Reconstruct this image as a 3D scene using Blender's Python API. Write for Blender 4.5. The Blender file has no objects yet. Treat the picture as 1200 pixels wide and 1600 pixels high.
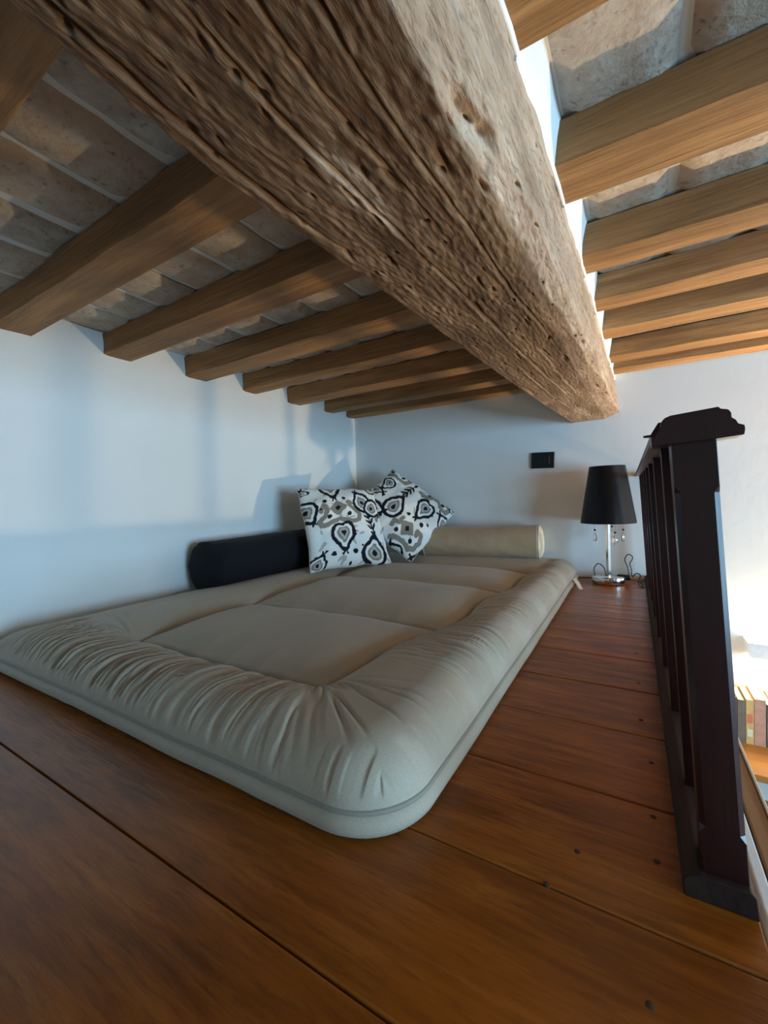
import bpy, bmesh, math, random
import numpy as np
from mathutils import Vector, Matrix

# ------------------------------------------------------------------ camera
SC = bpy.context.scene
COL = SC.collection
F_PX, YAW, PITCH, ROLL, CAM_H = 649.5755, 0.542094, -0.030993, -0.033388, 0.42
_fwd = Vector((-math.sin(YAW) * math.cos(PITCH), math.cos(YAW) * math.cos(PITCH), math.sin(PITCH)))
_rt0 = _fwd.cross(Vector((0, 0, 1))).normalized()
_up0 = _rt0.cross(_fwd)
_rt = math.cos(ROLL) * _rt0 + math.sin(ROLL) * _up0
_up = -math.sin(ROLL) * _rt0 + math.cos(ROLL) * _up0
cam_data = bpy.data.cameras.new('camera')
cam_data.sensor_fit = 'HORIZONTAL'
cam_data.sensor_width = 36.0
cam_data.lens = 36.0 * F_PX / 1200.0
cam_data.clip_start = 0.01
cam = bpy.data.objects.new('camera', cam_data)
COL.objects.link(cam)
cam.matrix_world = Matrix(((_rt.x, _up.x, -_fwd.x, 0), (_rt.y, _up.y, -_fwd.y, 0), (_rt.z, _up.z, -_fwd.z, CAM_H), (0, 0, 0, 1)))
SC.camera = cam

# ------------------------------------------------------------------ world, daylight, exposure
vs = SC.view_settings
vs.view_transform = 'Standard'
try:
    vs.look = 'None'
except Exception:
    pass
vs.gamma = 1.0
vs.use_curve_mapping = False
vs.exposure = 0.0
world = bpy.data.worlds.new('world')
SC.world = world
world.use_nodes = True
world.node_tree.nodes['Background'].inputs[0].default_value = (0.55, 0.72, 1.0, 1)
world.node_tree.nodes['Background'].inputs[1].default_value = 0.6

ROOM_R, ROOM_F, ROOM_FLOOR, WALL_L, WALL_B = 3.2, -4.0, -1.36, -1.576, 2.279
CEIL, JOIST_Z = 1.03, 0.953
WIN = (-0.70, 0.90, -0.35, 0.85)           # unseen window, guessed into the right wall for cool daylight: y0, y1, z0, z1


def area_light(name, loc, direction, sx, sy, energy, color):
    d = bpy.data.lights.new(name, 'AREA')
    d.shape = 'RECTANGLE'
    d.size, d.size_y, d.energy, d.color = sx, sy, energy, color
    o = bpy.data.objects.new(name, d)
    COL.objects.link(o)
    o.location = loc
    o.rotation_euler = Vector(direction).to_track_quat('-Z', 'Y').to_euler()
    return o


area_light('added_daylight', (ROOM_R - 0.02, (WIN[0] + WIN[1]) / 2, (WIN[2] + WIN[3]) / 2), (-1, 0, 0),
           WIN[1] - WIN[0] - 0.06, WIN[3] - WIN[2] - 0.06, 160.0, (0.36, 0.69, 1.0))  # cool light panel added in the unseen window opening

# ------------------------------------------------------------------ helpers
RNG = np.random.default_rng(7)


def vnoise(x, y, seed=0):
    """2-D value noise in [-1, 1] (vectorised)"""
    x = np.asarray(x, float)
    y = np.asarray(y, float)
    xi = np.floor(x).astype(np.int64)
    yi = np.floor(y).astype(np.int64)
    fx, fy = x - xi, y - yi
    fx = fx * fx * (3 - 2 * fx)
    fy = fy * fy * (3 - 2 * fy)

    def h(a, b):
        n = (a * 374761393 + b * 668265263 + seed * 974711) & 0xFFFFFFFF
        n = ((n ^ (n >> 13)) * 1274126177) & 0xFFFFFFFF
        n = (n ^ (n >> 16)) & 0xFFFF
        return n / 32767.5 - 1.0
    a = h(xi, yi) * (1 - fx) + h(xi + 1, yi) * fx
    b = h(xi, yi + 1) * (1 - fx) + h(xi + 1, yi + 1) * fx
    return a * (1 - fy) + b * fy


def fbm(x, y, seed=0, octaves=4):
    s, a = 0, 1.0
    for k in range(octaves):
        s = s + a * vnoise(np.asarray(x) * 2 ** k, np.asarray(y) * 2 ** k, seed + 17 * k)
        a *= 0.5
    return s


def smooth(a, b, x):
    t = np.clip((x - a) / (b - a), 0, 1)
    return t * t * (3 - 2 * t)


def add_obj(name, me, mat=None, parent=None):
    o = bpy.data.objects.new(name, me)
    COL.objects.link(o)
    if mat is not None and len(me.materials) == 0:
        me.materials.append(mat)
    if parent is not None:
        o.parent = parent
    return o


def set_smooth(me, angle=None):
    me.polygons.foreach_set('use_smooth', [True] * len(me.polygons))
    if angle is not None:
        try:
            me.set_sharp_from_angle(angle=angle)
        except Exception:
            pass
    me.update()


def mesh_of(name, verts, faces, sm=False, angle=None):
    me = bpy.data.meshes.new(name)
    me.from_pydata([tuple(map(float, v)) for v in verts], [], faces)
    me.validate()
    if sm:
        set_smooth(me, angle)
    me.update()
    return me


def grid_mesh(name, P, closed_v=False, sm=True):
    """P: (n, m, 3) array -> quad grid"""
    n, m = P.shape[:2]
    me = bpy.data.meshes.new(name)
    idx = np.arange(n * m).reshape(n, m)
    if closed_v:
        idx = np.concatenate([idx, idx[:, :1]], 1)
    q = np.stack([idx[:-1, :-1], idx[1:, :-1], idx[1:, 1:], idx[:-1, 1:]], -1).reshape(-1, 4)
    me.vertices.add(n * m)
    me.vertices.foreach_set('co', P.reshape(-1).astype(np.float32))
    me.loops.add(q.size)
    me.loops.foreach_set('vertex_index', q.reshape(-1).astype(np.int32))
    me.polygons.add(len(q))
    me.polygons.foreach_set('loop_start', np.arange(0, q.size, 4, dtype=np.int32))
    me.polygons.foreach_set('loop_total', np.full(len(q), 4, dtype=np.int32))
    me.update(calc_edges=True)
    if sm:
        set_smooth(me)
    return me


def box_mesh(name, lo, hi, bevel=0.0, seg=2):
    bm = bmesh.new()
    bmesh.ops.create_cube(bm, size=1.0)
    for v in bm.verts:
        for i in range(3):
            v.co[i] = lo[i] + (v.co[i] + 0.5) * (hi[i] - lo[i])
    if bevel > 0:
        bmesh.ops.bevel(bm, geom=bm.edges[:], offset=bevel, segments=seg, profile=0.5, affect='EDGES')
    me = bpy.data.meshes.new(name)
    bm.to_mesh(me)
    bm.free()
    if bevel > 0:
        big = sorted((p.area for p in me.polygons), reverse=True)[5] * 0.999
        for p in me.polygons:
            p.use_smooth = p.area < big
    return me


def prism_mesh(name, poly, y0, y1, bevel=0.0):
    """poly in (x, z), extruded along y"""
    n = len(poly)
    v = [(x, y0, z) for x, z in poly] + [(x, y1, z) for x, z in poly]
    f = [list(range(n)), list(range(2 * n - 1, n - 1, -1))] + [[i, i + n, (i + 1) % n + n, (i + 1) % n] for i in range(n)]
    me = mesh_of(name, v, f)
    bm = bmesh.new()
    bm.from_mesh(me)
    bmesh.ops.recalc_face_normals(bm, faces=bm.faces[:])
    if bevel > 0:
        bmesh.ops.bevel(bm, geom=bm.edges[:], offset=bevel, segments=2, profile=0.5, affect='EDGES')
    bm.to_mesh(me)
    bm.free()
    return me


def tube_mesh(name, pts, r, seg=10, spline=True, radii=None):
    pts = [Vector(p) for p in pts]
    if spline and len(pts) > 2:
        out = []
        for i in range(len(pts) - 1):
            p0 = pts[max(i - 1, 0)]
            p1, p2 = pts[i], pts[i + 1]
            p3 = pts[min(i + 2, len(pts) - 1)]
            for k in range(8):
                t = k / 8
                out.append(0.5 * ((2 * p1) + (p2 - p0) * t + (2 * p0 - 5 * p1 + 4 * p2 - p3) * t * t + (3 * p1 - p0 - 3 * p2 + p3) * t ** 3))
        out.append(pts[-1])
        pts = out
    V, Fc = [], []
    up = Vector((0, 0, 1))
    prev = None
    for i, p in enumerate(pts):
        d = (pts[min(i + 1, len(pts) - 1)] - pts[max(i - 1, 0)]).normalized()
        a = d.cross(up)
        if a.length < 1e-3:
            a = d.cross(Vector((1, 0, 0)))
        a.normalize()
        if prev is not None and a.dot(prev) < 0:
            a = -a
        prev = a
        b = d.cross(a)
        for k in range(seg):
            t = 2 * math.pi * k / seg
            V.append(p + (a * math.cos(t) + b * math.sin(t)) * r)
    for i in range(len(pts) - 1):
        for k in range(seg):
            Fc.append([i * seg + k, i * seg + (k + 1) % seg, (i + 1) * seg + (k + 1) % seg, (i + 1) * seg + k])
    Fc.append(list(range(seg))[::-1])
    Fc.append([(len(pts) - 1) * seg + k for k in range(seg)])
    return mesh_of(name, V, Fc, True, math.radians(60))


def lathe_mesh(name, prof, seg=48, sx=1.0, sy=1.0, loc=(0, 0, 0), angle=40):
    """prof: list of (r, z); axis z"""
    V, Fc = [], []
    for r, z in prof:
        for k in range(seg):
            t = 2 * math.pi * k / seg
            V.append((loc[0] + r * sx * math.cos(t), loc[1] + r * sy * math.sin(t), loc[2] + z))
    for i in range(len(prof) - 1):
        for k in range(seg):
            Fc.append([i * seg + k, i * seg + (k + 1) % seg, (i + 1) * seg + (k + 1) % seg, (i + 1) * seg + k])
    if prof[0][0] > 1e-6:
        Fc.append(list(range(seg))[::-1])
    if prof[-1][0] > 1e-6:
        Fc.append([(len(prof) - 1) * seg + k for k in range(seg)])
    me = mesh_of(name, V, Fc)
    bm = bmesh.new()
    bm.from_mesh(me)
    bmesh.ops.remove_doubles(bm, verts=bm.verts[:], dist=1e-6)
    bmesh.ops.recalc_face_normals(bm, faces=bm.faces[:])
    bm.to_mesh(me)
    bm.free()
    set_smooth(me, math.radians(angle))
    return me


def empty(name, loc=(0, 0, 0)):
    o = bpy.data.objects.new(name, None)
    COL.objects.link(o)
    o.location = loc
    o.empty_display_size = 0.05
    return o


def tag(o, label=None, cat=None, group=None, kind=None):
    if label:
        o['label'] = label
    if cat:
        o['category'] = cat
    if group:
        o['group'] = group
    if kind:
        o['kind'] = kind
    return o


def keep(o, parent):
    """parent without moving a mesh whose vertices are in world space"""
    o.parent = parent
    o.matrix_parent_inverse = Matrix.Translation(-parent.location)
    return o


# ------------------------------------------------------------------ materials
class NT:
    def __init__(self, name):
        self.m = bpy.data.materials.new(name)
        self.m.use_nodes = True
        self.t = self.m.node_tree
        self.n = self.t.nodes
        self.b = self.n['Principled BSDF']

    def node(self, typ, **kw):
        nd = self.n.new(typ)
        for k, v in kw.items():
            setattr(nd, k, v)
        return nd

    def link(self, a, b):
        self.t.links.new(a, b)

    def coords(self, scale=(1, 1, 1), kind='Object', rand=0.0):
        tc = self.node('ShaderNodeTexCoord')
        mp = self.node('ShaderNodeMapping')
        mp.inputs['Scale'].default_value = scale
        src = tc.outputs[kind]
        if rand:
            oi = self.node('ShaderNodeObjectInfo')
            mul = self.node('ShaderNodeMath', operation='MULTIPLY')
            self.link(oi.outputs['Random'], mul.inputs[0])
            mul.inputs[1].default_value = rand
            ad = self.node('ShaderNodeVectorMath', operation='ADD')
            self.link(src, ad.inputs[0])
            self.link(mul.outputs[0], ad.inputs[1])
            src = ad.outputs[0]
        self.link(src, mp.inputs['Vector'])
        return mp.outputs[0]

    def noise(self, vec, scale, detail=4, rough=0.55, dist=0.0):
        nd = self.node('ShaderNodeTexNoise')
        nd.inputs['Scale'].default_value = scale
        nd.inputs['Detail'].default_value = detail
        nd.inputs['Roughness'].default_value = rough
        nd.inputs['Distortion'].default_value = dist
        self.link(vec, nd.inputs['Vector'])
        return nd.outputs['Fac']

    def ramp(self, fac, stops):
        nd = self.node('ShaderNodeValToRGB')
        e = nd.color_ramp.elements
        while len(e) < len(stops):
            e.new(0.5)
        for el, (p, c) in zip(e, stops):
            el.position = p
            el.color = (c[0], c[1], c[2], 1)
        self.link(fac, nd.inputs[0])
        return nd.outputs['Color']

    def mix(self, fac, a, b, mode='MIX'):
        nd = self.node('ShaderNodeMix', data_type='RGBA', blend_type=mode)
        for sock, v in ((nd.inputs[0], fac), (nd.inputs[6], a), (nd.inputs[7], b)):
            if hasattr(v, 'is_linked'):
                self.link(v, sock)
            elif isinstance(v, (int, float)):
                sock.default_value = v
            else:
                sock.default_value = (v[0], v[1], v[2], 1)
        return nd.outputs[2]

    def math(self, op, a, b=0.0):
        nd = self.node('ShaderNodeMath', operation=op)
        for s, v in ((nd.inputs[0], a), (nd.inputs[1], b)):
            if hasattr(v, 'is_linked'):
                self.link(v, s)
            else:
                s.default_value = v
        return nd.outputs[0]

    def bump(self, height, strength, dist=0.01):
        nd = self.node('ShaderNodeBump')
        nd.inputs['Strength'].default_value = strength
        nd.inputs['Distance'].default_value = dist
        self.link(height, nd.inputs['Height'])
        self.link(nd.outputs[0], self.b.inputs['Normal'])

    def set(self, color=None, rough=None, metal=None, spec=None):
        for nm, v in (('Base Color', color), ('Roughness', rough), ('Metallic', metal), ('Specular IOR Level', spec)):
            if v is None:
                continue
            if hasattr(v, 'is_linked'):
                self.link(v, self.b.inputs[nm])
            elif isinstance(v, (int, float)):
                self.b.inputs[nm].default_value = v
            else:
                self.b.inputs[nm].default_value = (v[0], v[1], v[2], 1)
        return self


def S(r, g, b):
    """sRGB 0-255 -> linear"""
    return tuple(((c / 255) / 12.92 if c / 255 <= 0.04045 else ((c / 255 + 0.055) / 1.055) ** 2.4) for c in (r, g, b))


def plain(name, color, rough=0.5, metal=0.0, var=0.06, nscale=40):
    k = NT(name)
    v = k.coords(rand=3.0)
    f = k.noise(v, nscale, 3)
    lo = tuple(c * (1 - var) for c in color)
    hi = tuple(min(1, c * (1 + var)) for c in color)
    k.set(k.ramp(f, [(0.3, lo), (0.7, hi)]), rough, metal)
    return k.m


def mat_plaster(name, col):
    k = NT(name)
    v = k.coords()
    n1 = k.noise(v, 2.2, 5)
    n2 = k.noise(v, 38, 5, 0.6)
    n3 = k.noise(v, 9, 3, 0.5)
    c = k.ramp(n1, [(0.3, tuple(x * 0.94 for x in col)), (0.7, col)])
    k.set(c, 0.85, spec=0.2)
    h = k.math('ADD', k.math('MULTIPLY', n2, 0.5), k.math('MULTIPLY', n3, 0.5))
    k.bump(h, 0.25, 0.006)
    return k.m


def mat_wood(name, axis, dark, mid, light, rough=0.6, bump=0.5, scale=1.0, rand=7.0, fine=0.45, stretch=0.06, bdist=0.004):
    k = NT(name)
    st = [1, 1, 1]
    st[axis] = stretch
    v = k.coords(tuple(st), rand=rand)
    st2 = [1, 1, 1]
    st2[axis] = 0.22
    v2 = k.coords(tuple(st2), rand=rand)
    g = k.noise(v, 55 * scale, 6, 0.65, 0.4)
    g2 = k.noise(v, 14 * scale, 4, 0.5, 0.8)
    b = k.noise(v2, 5 * scale, 4, 0.55, 0.5)
    c = k.ramp(g2, [(0.25, dark), (0.52, mid), (0.8, light)])
    c = k.mix(k.math('MULTIPLY', k.ramp(g, [(0.35, (1, 1, 1)), (0.55, (0, 0, 0))]), fine), c, dark)
    c = k.mix(0.5, c, k.ramp(b, [(0.3, tuple(x * 0.6 for x in mid)), (0.7, tuple(min(1, x * 1.5) for x in mid))]), 'MIX')
    k.set(c, rough, spec=0.35)
    h = k.math('ADD', g, k.math('MULTIPLY', g2, 0.6))
    k.bump(h, bump, bdist)
    return k


M = {}
M['wall'] = mat_plaster('white_plaster', (0.80, 0.79, 0.76))
def mat_beam():
    k = NT('beam_wood')
    v = k.coords((1, 0.16, 1))
    v2 = k.coords((1, 0.3, 1))
    g = k.noise(v, 150, 5, 0.7, 0.3)
    g2 = k.noise(v, 30, 5, 0.6, 0.6)
    b = k.noise(v2, 7, 5, 0.6, 0.4)
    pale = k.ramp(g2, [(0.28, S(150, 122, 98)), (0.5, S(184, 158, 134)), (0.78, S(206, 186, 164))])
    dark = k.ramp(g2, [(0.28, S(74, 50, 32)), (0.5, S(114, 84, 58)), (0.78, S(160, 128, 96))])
    at = k.node('ShaderNodeAttribute', attribute_name='patina_shade')  # mixes in the darker underside: wood tone plus painted shade
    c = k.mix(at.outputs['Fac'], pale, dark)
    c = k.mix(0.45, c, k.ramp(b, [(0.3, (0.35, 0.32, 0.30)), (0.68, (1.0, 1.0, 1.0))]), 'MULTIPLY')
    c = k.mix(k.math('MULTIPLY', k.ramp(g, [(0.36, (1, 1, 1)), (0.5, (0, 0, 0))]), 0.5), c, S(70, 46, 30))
    k.set(c, 0.8, spec=0.3)
    k.bump(k.math('ADD', g, k.math('MULTIPLY', g2, 0.5)), 0.8, 0.004)
    return k.m


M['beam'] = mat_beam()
M['joist'] = mat_wood('joist_wood', 0, S(88, 57, 31), S(158, 116, 72), S(206, 164, 112), 0.7, 1.0, 2.0, 9.0, fine=0.65).m
M['floor'] = mat_wood('floor_wood', 0, S(74, 34, 7), S(146, 80, 23), S(190, 120, 48), 0.27, 0.4, 2.6, 5.0, fine=0.75, stretch=0.11, bdist=0.002).m
M['dark'] = mat_wood('mahogany', 2, S(30, 14, 14), S(48, 22, 22), S(64, 32, 30), 0.32, 0.15, 1.3, 2.0, bdist=0.002).m
M['sole'] = mat_wood('worn_dark_wood', 1, S(26, 13, 8), S(46, 28, 20), S(78, 54, 40), 0.85, 0.35, 1.3, 2.0, bdist=0.003).m
M['board'] = mat_wood('pale_board', 1, S(120, 86, 54), S(160, 122, 84), S(188, 152, 112), 0.6, 0.3, 1.3, 2.0).m
M['desk'] = mat_wood('honey_wood', 0, S(150, 92, 38), S(186, 122, 56), S(208, 148, 80), 0.4, 0.2, 1.0, 2.0).m


def mat_tile():
    k = NT('old_terracotta_tile')
    v = k.coords(rand=11.0)
    oi = k.node('ShaderNodeObjectInfo')
    base = k.ramp(oi.outputs['Random'], [(0.0, S(172, 152, 134)), (0.35, S(186, 162, 140)), (0.7, S(166, 152, 140)), (1.0, S(190, 172, 150))])
    n = k.noise(v, 16, 6, 0.7)
    n2 = k.noise(v, 70, 5, 0.6)
    c = k.mix(k.ramp(n, [(0.42, (0, 0, 0)), (0.72, (1, 1, 1))]), base, S(196, 188, 174))
    c = k.mix(k.ramp(n2, [(0.58, (0, 0, 0)), (0.72, (0.7, 0.7, 0.7))]), c, S(104, 86, 70))
    k.set(c, 0.9, spec=0.15)
    k.bump(k.math('ADD', n, k.math('MULTIPLY', n2, 0.5)), 0.7, 0.006)
    return k.m


M['tile'] = mat_tile()
M['mortar'] = mat_plaster('lime_mortar', (0.70, 0.68, 0.63))


def mat_fabric(name, col, rough=0.85, weave=900, sheen=0.25, var=0.08, blot=6, bs=0.15):
    k = NT(name)
    v = k.coords()
    n = k.noise(v, weave, 2, 0.5)
    n2 = k.noise(v, blot, 4)
    c = k.ramp(n2, [(0.3, tuple(x * (1 - var) for x in col)), (0.7, tuple(x * (1 + var) for x in col))])
    c = k.mix(0.25, c, k.ramp(n, [(0.3, tuple(x * 0.6 for x in col)), (0.7, tuple(min(1, x * 1.4) for x in col))]))
    k.set(c, rough, spec=0.25)
    try:
        k.b.inputs['Sheen Weight'].default_value = sheen
        k.b.inputs['Sheen Roughness'].default_value = 0.4
    except Exception:
        pass
    k.bump(n, bs, 0.002)
    return k.m


M['futon'] = mat_fabric('taupe_cotton', S(174, 160, 140), 0.62, 700, 0.15, 0.04)
M['black_fabric'] = mat_fabric('black_cotton', S(22, 22, 26), 0.9, 600, 0.03, 0.1)
M['suede'] = mat_fabric('beige_suede', S(178, 150, 118), 0.85, 500, 0.3, 0.10, 14)
M['piping'] = mat_fabric('taupe_piping', S(142, 132, 117), 0.7, 600, 0.2, 0.03)
M['strap'] = mat_fabric('cream_ribbon', S(222, 208, 180), 0.8, 500, 0.2, 0.03)
M['shade'] = mat_fabric('black_satin', S(14, 15, 20), 0.36, 800, 0.0, 0.05)
M['black_plastic'] = plain('black_plastic', S(16, 16, 18), 0.35)
M['chrome'] = plain('chrome', (0.82, 0.84, 0.86), 0.12, 1.0, 0.02)
M['white_metal'] = plain('white_lacquer', (0.8, 0.8, 0.8), 0.4)
M['nail'] = plain('old_nail', S(66, 42, 20), 0.8, 0.0, 0.2)
M['paper'] = plain('book_pages', S(226, 216, 190), 0.9)
M['screed'] = plain('lower_floor_tiles', S(150, 120, 96), 0.6, 0.0, 0.15, 4)


def mat_glass():
    k = NT('crystal')
    k.set((0.97, 0.95, 0.9), 0.02)
    k.b.inputs['Transmission Weight'].default_value = 1.0
    k.b.inputs['IOR'].default_value = 1.5
    return k.m


M['crystal'] = mat_glass()


def mat_emit(name, col, strength):
    k = NT(name)
    k.set((0.9, 0.88, 0.8), 0.5)
    k.b.inputs['Emission Color'].default_value = (*col, 1)
    k.b.inputs['Emission Strength'].default_value = strength
    return k.m


M['sconce_glow'] = mat_emit('sconce_diffuser', (1.0, 0.84, 0.58), 12.0)


def mat_print():
    k = NT('ikat_print')
    at = k.node('ShaderNodeAttribute', attribute_name='print')
    v = k.coords()
    n = k.noise(v, 700, 2)
    c = k.mix(0.18, at.outputs['Color'], k.ramp(n, [(0.3, (0.25, 0.25, 0.25)), (0.7, (0.9, 0.9, 0.9))]), 'OVERLAY')
    k.set(c, 0.85, spec=0.2)
    k.bump(n, 0.15, 0.002)
    return k.m


M['print'] = mat_print()

# ------------------------------------------------------------------ room shell
def structure(name, me, mat, label, parent=None):
    o = add_obj(name, me, mat, parent)
    o['kind'] = 'structure'
    o['label'] = label
    o['category'] = name.split('_')[0]
    return o


structure('wall_left', box_mesh('wall_left', (WALL_L - 0.2, ROOM_F, ROOM_FLOOR), (WALL_L, WALL_B + 0.2, CEIL + 0.2)), M['wall'],
          'white plastered side wall along the mattress')
structure('wall_back', box_mesh('wall_back', (WALL_L - 0.2, WALL_B, ROOM_FLOOR), (ROOM_R + 0.2, WALL_B + 0.2, CEIL + 0.2)), M['wall'],
          'white plastered end wall behind lamp and cushions')
structure('wall_front', box_mesh('wall_front', (WALL_L - 0.2, ROOM_F - 0.2, ROOM_FLOOR), (ROOM_R + 0.2, ROOM_F, CEIL + 0.2)), M['wall'],
          'white plastered wall behind the viewpoint')


def right_wall():
    y0, y1, z0, z1 = WIN
    bm = bmesh.new()

    def bx(a, b):
        r = bmesh.ops.create_cube(bm, size=1.0)
        for v in r['verts']:
            for i in range(3):
                v.co[i] = a[i] + (v.co[i] + 0.5) * (b[i] - a[i])
    X0, X1 = ROOM_R, ROOM_R + 0.2
    bx((X0, ROOM_F, ROOM_FLOOR), (X1, WALL_B, z0))
    bx((X0, ROOM_F, z1), (X1, WALL_B, CEIL + 0.2))
    bx((X0, ROOM_F, z0), (X1, y0, z1))
    bx((X0, y1, z0), (X1, WALL_B, z1))
    me = bpy.data.meshes.new('wall_right')
    bm.to_mesh(me)
    bm.free()
    return me


structure('wall_right', right_wall(), M['wall'], 'white plastered wall with an unseen window across the room')
wf = empty('unseen_window_1', (ROOM_R + 0.1, (WIN[0] + WIN[1]) / 2, WIN[2]))
tag(wf, 'added out-of-view white window frame in the wall across the room', 'window', kind='structure')
for a, b in (((WIN[0], WIN[2]), (WIN[0] + 0.05, WIN[3])), ((WIN[1] - 0.05, WIN[2]), (WIN[1], WIN[3])),
             ((WIN[0], WIN[2]), (WIN[1], WIN[2] + 0.05)), ((WIN[0], WIN[3] - 0.05), (WIN[1], WIN[3]))):
    keep(add_obj('window_frame', box_mesh('window_frame', (ROOM_R + 0.06, a[0], a[1]), (ROOM_R + 0.12, b[0], b[1]), 0.004), M['white_metal']), wf)
pane = keep(add_obj('pane', box_mesh('pane', (ROOM_R + 0.085, WIN[0] + 0.05, WIN[2] + 0.05), (ROOM_R + 0.091, WIN[1] - 0.05, WIN[3] - 0.05)), M['crystal']), wf)

structure('floor', box_mesh('floor', (WALL_L, ROOM_F, -0.16), (0.10, WALL_B, -0.028)), M['board'],
          'loft floor of wide reddish-brown varnished planks')
loft = bpy.data.objects['floor']
fl2 = structure('floor_lower', box_mesh('floor_lower', (WALL_L - 0.2, ROOM_F - 0.2, ROOM_FLOOR - 0.1), (ROOM_R + 0.2, WALL_B + 0.2, ROOM_FLOOR)), M['screed'],
                'floor of the room below the loft')
structure('wall_loft', box_mesh('wall_loft', (0.0, ROOM_F, ROOM_FLOOR), (0.10, WALL_B, -0.16)), M['wall'], 'white wall under the loft edge')
structure('ceiling', box_mesh('ceiling', (WALL_L - 0.2, ROOM_F - 0.2, CEIL + 0.006), (ROOM_R + 0.2, WALL_B + 0.2, CEIL + 0.12)), M['mortar'],
          'ceiling of old terracotta tiles laid over wooden joists')
ceiling = bpy.data.objects['ceiling']

# floor planks (seams measured: 0.271 + k * 0.1835)
PW = 0.1835


def plank_mesh():
    me = box_mesh('plank', (WALL_L + 0.002, 0.0012, -0.026), (0.10, PW - 0.0012, 0.0), 0.0022, 2)
    return me


pk = plank_mesh()
pk.materials.append(M['floor'])
y = 0.271 - PW * 12
rp = random.Random(3)
while y < WALL_B - 0.02:
    if y + PW <= WALL_B + 0.012:
        o = add_obj('plank', pk, None, loft)
        o.location = (0, y, rp.uniform(-0.0012, 0.0))
    else:
        m2 = box_mesh('plank', (WALL_L + 0.002, 0.0012, -0.026), (0.10, WALL_B - y, 0.0), 0.0022, 2)
        o = add_obj('plank', m2, M['floor'], loft)
        o.location = (0, y, 0)
    y += PW
NAILS = ((0.018, 0.745), (0.016, 0.62), (0.017, 0.545), (-0.062, 0.517), (0.006, 0.385), (-0.086, 0.456), (0.006, 0.88), (0.004, 1.05), (0.0, 1.24))
nail_me = lathe_mesh('nail', [(0.0, 0.0006), (0.0024, 0.0005), (0.0034, 0.0), (0.0034, -0.004)], 12)
nail_me.materials.append(M['nail'])
for nx, ny in NAILS:
    o = add_obj('nail', nail_me, None, loft)
    o.location = (nx, ny, 0)

# loft edge outside the railing: lime curb and a board with a pale edge
tag(structure('trim_1', prism_mesh('trim_1', [(0.1005, -0.16), (0.1005, -0.004), (0.106, 0.0), (0.117, -0.001), (0.119, -0.16)], ROOM_F, WALL_B, 0.0015), M['wall'],
              'cracked cream plaster strip at the outer foot of the railing'), cat='trim')
tag(structure('trim_2', box_mesh('trim_2', (0.1195, ROOM_F, -0.10), (0.141, WALL_B, -0.002), 0.002), M['board'],
              'narrow brown board along the outer loft edge'), cat='trim')
tag(structure('trim_3', box_mesh('trim_3', (0.1412, ROOM_F, -0.10), (0.1455, WALL_B, 0.0), 0.001), M['strap'],
              'thin cream edge strip outside the brown board'), cat='trim')

# ------------------------------------------------------------------ joists and tiles
def joist_mesh(x0, x1, y0, y1, seed, z0=JOIST_Z, z1=CEIL - 0.003, dz=0.0):
    n = max(30, int((x1 - x0) / 0.012))
    n = min(n, 150)
    u = np.linspace(x0, x1, n)
    prof = []
    r = 0.004
    steps = 7
    for k in range(steps):
        prof.append((0, z1 + (z0 + r - z1) * k / (steps - 1)))
    for k in range(1, steps):
        prof.append((r * 0.5 + (y1 - y0 - r) * k / (steps - 1) if k < steps - 1 else y1 - y0 - r, z0))
    for k in range(steps):
        prof.append((y1 - y0, z0 + r + (z1 - z0 - r) * k / (steps - 1)))
    prof = np.array(prof)
    P = np.zeros((n, len(prof), 3))
    cy, cz = (y1 - y0) / 2, (z0 + z1) / 2
    for j, (py, pz) in enumerate(prof):
        side = np.sign(py - cy)
        wob = fbm(u * 2.2 + 5, np.full(n, j * 0.13), seed, 3) * 0.003 + fbm(u * 12, np.full(n, j * 0.4), seed + 5, 2) * 0.0012
        P[:, j, 0] = u
        P[:, j, 1] = y0 + py + wob * (abs(py - cy) > cy - 0.006) * side
        P[:, j, 2] = pz + (wob * 0.7 + fbm(u * 1.3, np.full(n, 0.5), seed + 9, 2) * 0.002) * (pz < z0 + 0.01) + dz * 0
    me = grid_mesh('joist', P)
    set_smooth(me, math.radians(38))
    # end caps
    bm = bmesh.new()
    bm.from_mesh(me)
    bm.verts.ensure_lookup_table()
    m = len(prof)
    bm.faces.new([bm.verts[i] for i in range(m)])
    bm.faces.new([bm.verts[(n - 1) * m + i] for i in range(m)][::-1])
    bmesh.ops.recalc_face_normals(bm, faces=bm.faces[:])
    bm.to_mesh(me)
    bm.free()
    return me


LEFT = [(-0.44, -0.35), (-0.14, -0.05), (0.155, 0.246), (0.468, 0.560), (0.762, 0.854), (1.068, 1.168), (1.364, 1.445), (1.658, 1.755), (1.967, 2.047), (2.188, 2.272)]
RIGHT = [(-0.44, -0.35), (-0.14, -0.05), (0.155, 0.246), (0.450, 0.541), (0.758, 0.859), (1.070, 1.156), (1.330, 1.412), (1.586, 1.680), (1.920, 2.000), (2.115, 2.196)]
ORD = ['nearest the end wall', 'second from the end wall', 'third from the end wall', 'fourth from the end wall', 'fifth from the end wall',
       'sixth from the end wall', 'seventh from the end wall', 'eighth from the end wall', 'ninth from the end wall', 'tenth from the end wall']
for i, (a, b) in enumerate(LEFT):
    o = add_obj('joist', joist_mesh(WALL_L - 0.01, -0.17, a, b, 20 + i), M['joist'])
    tag(o, 'brown wooden joist left of the heavy beam, ' + ORD[len(LEFT) - 1 - i], 'joist', 'joists left of the heavy beam')
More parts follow.
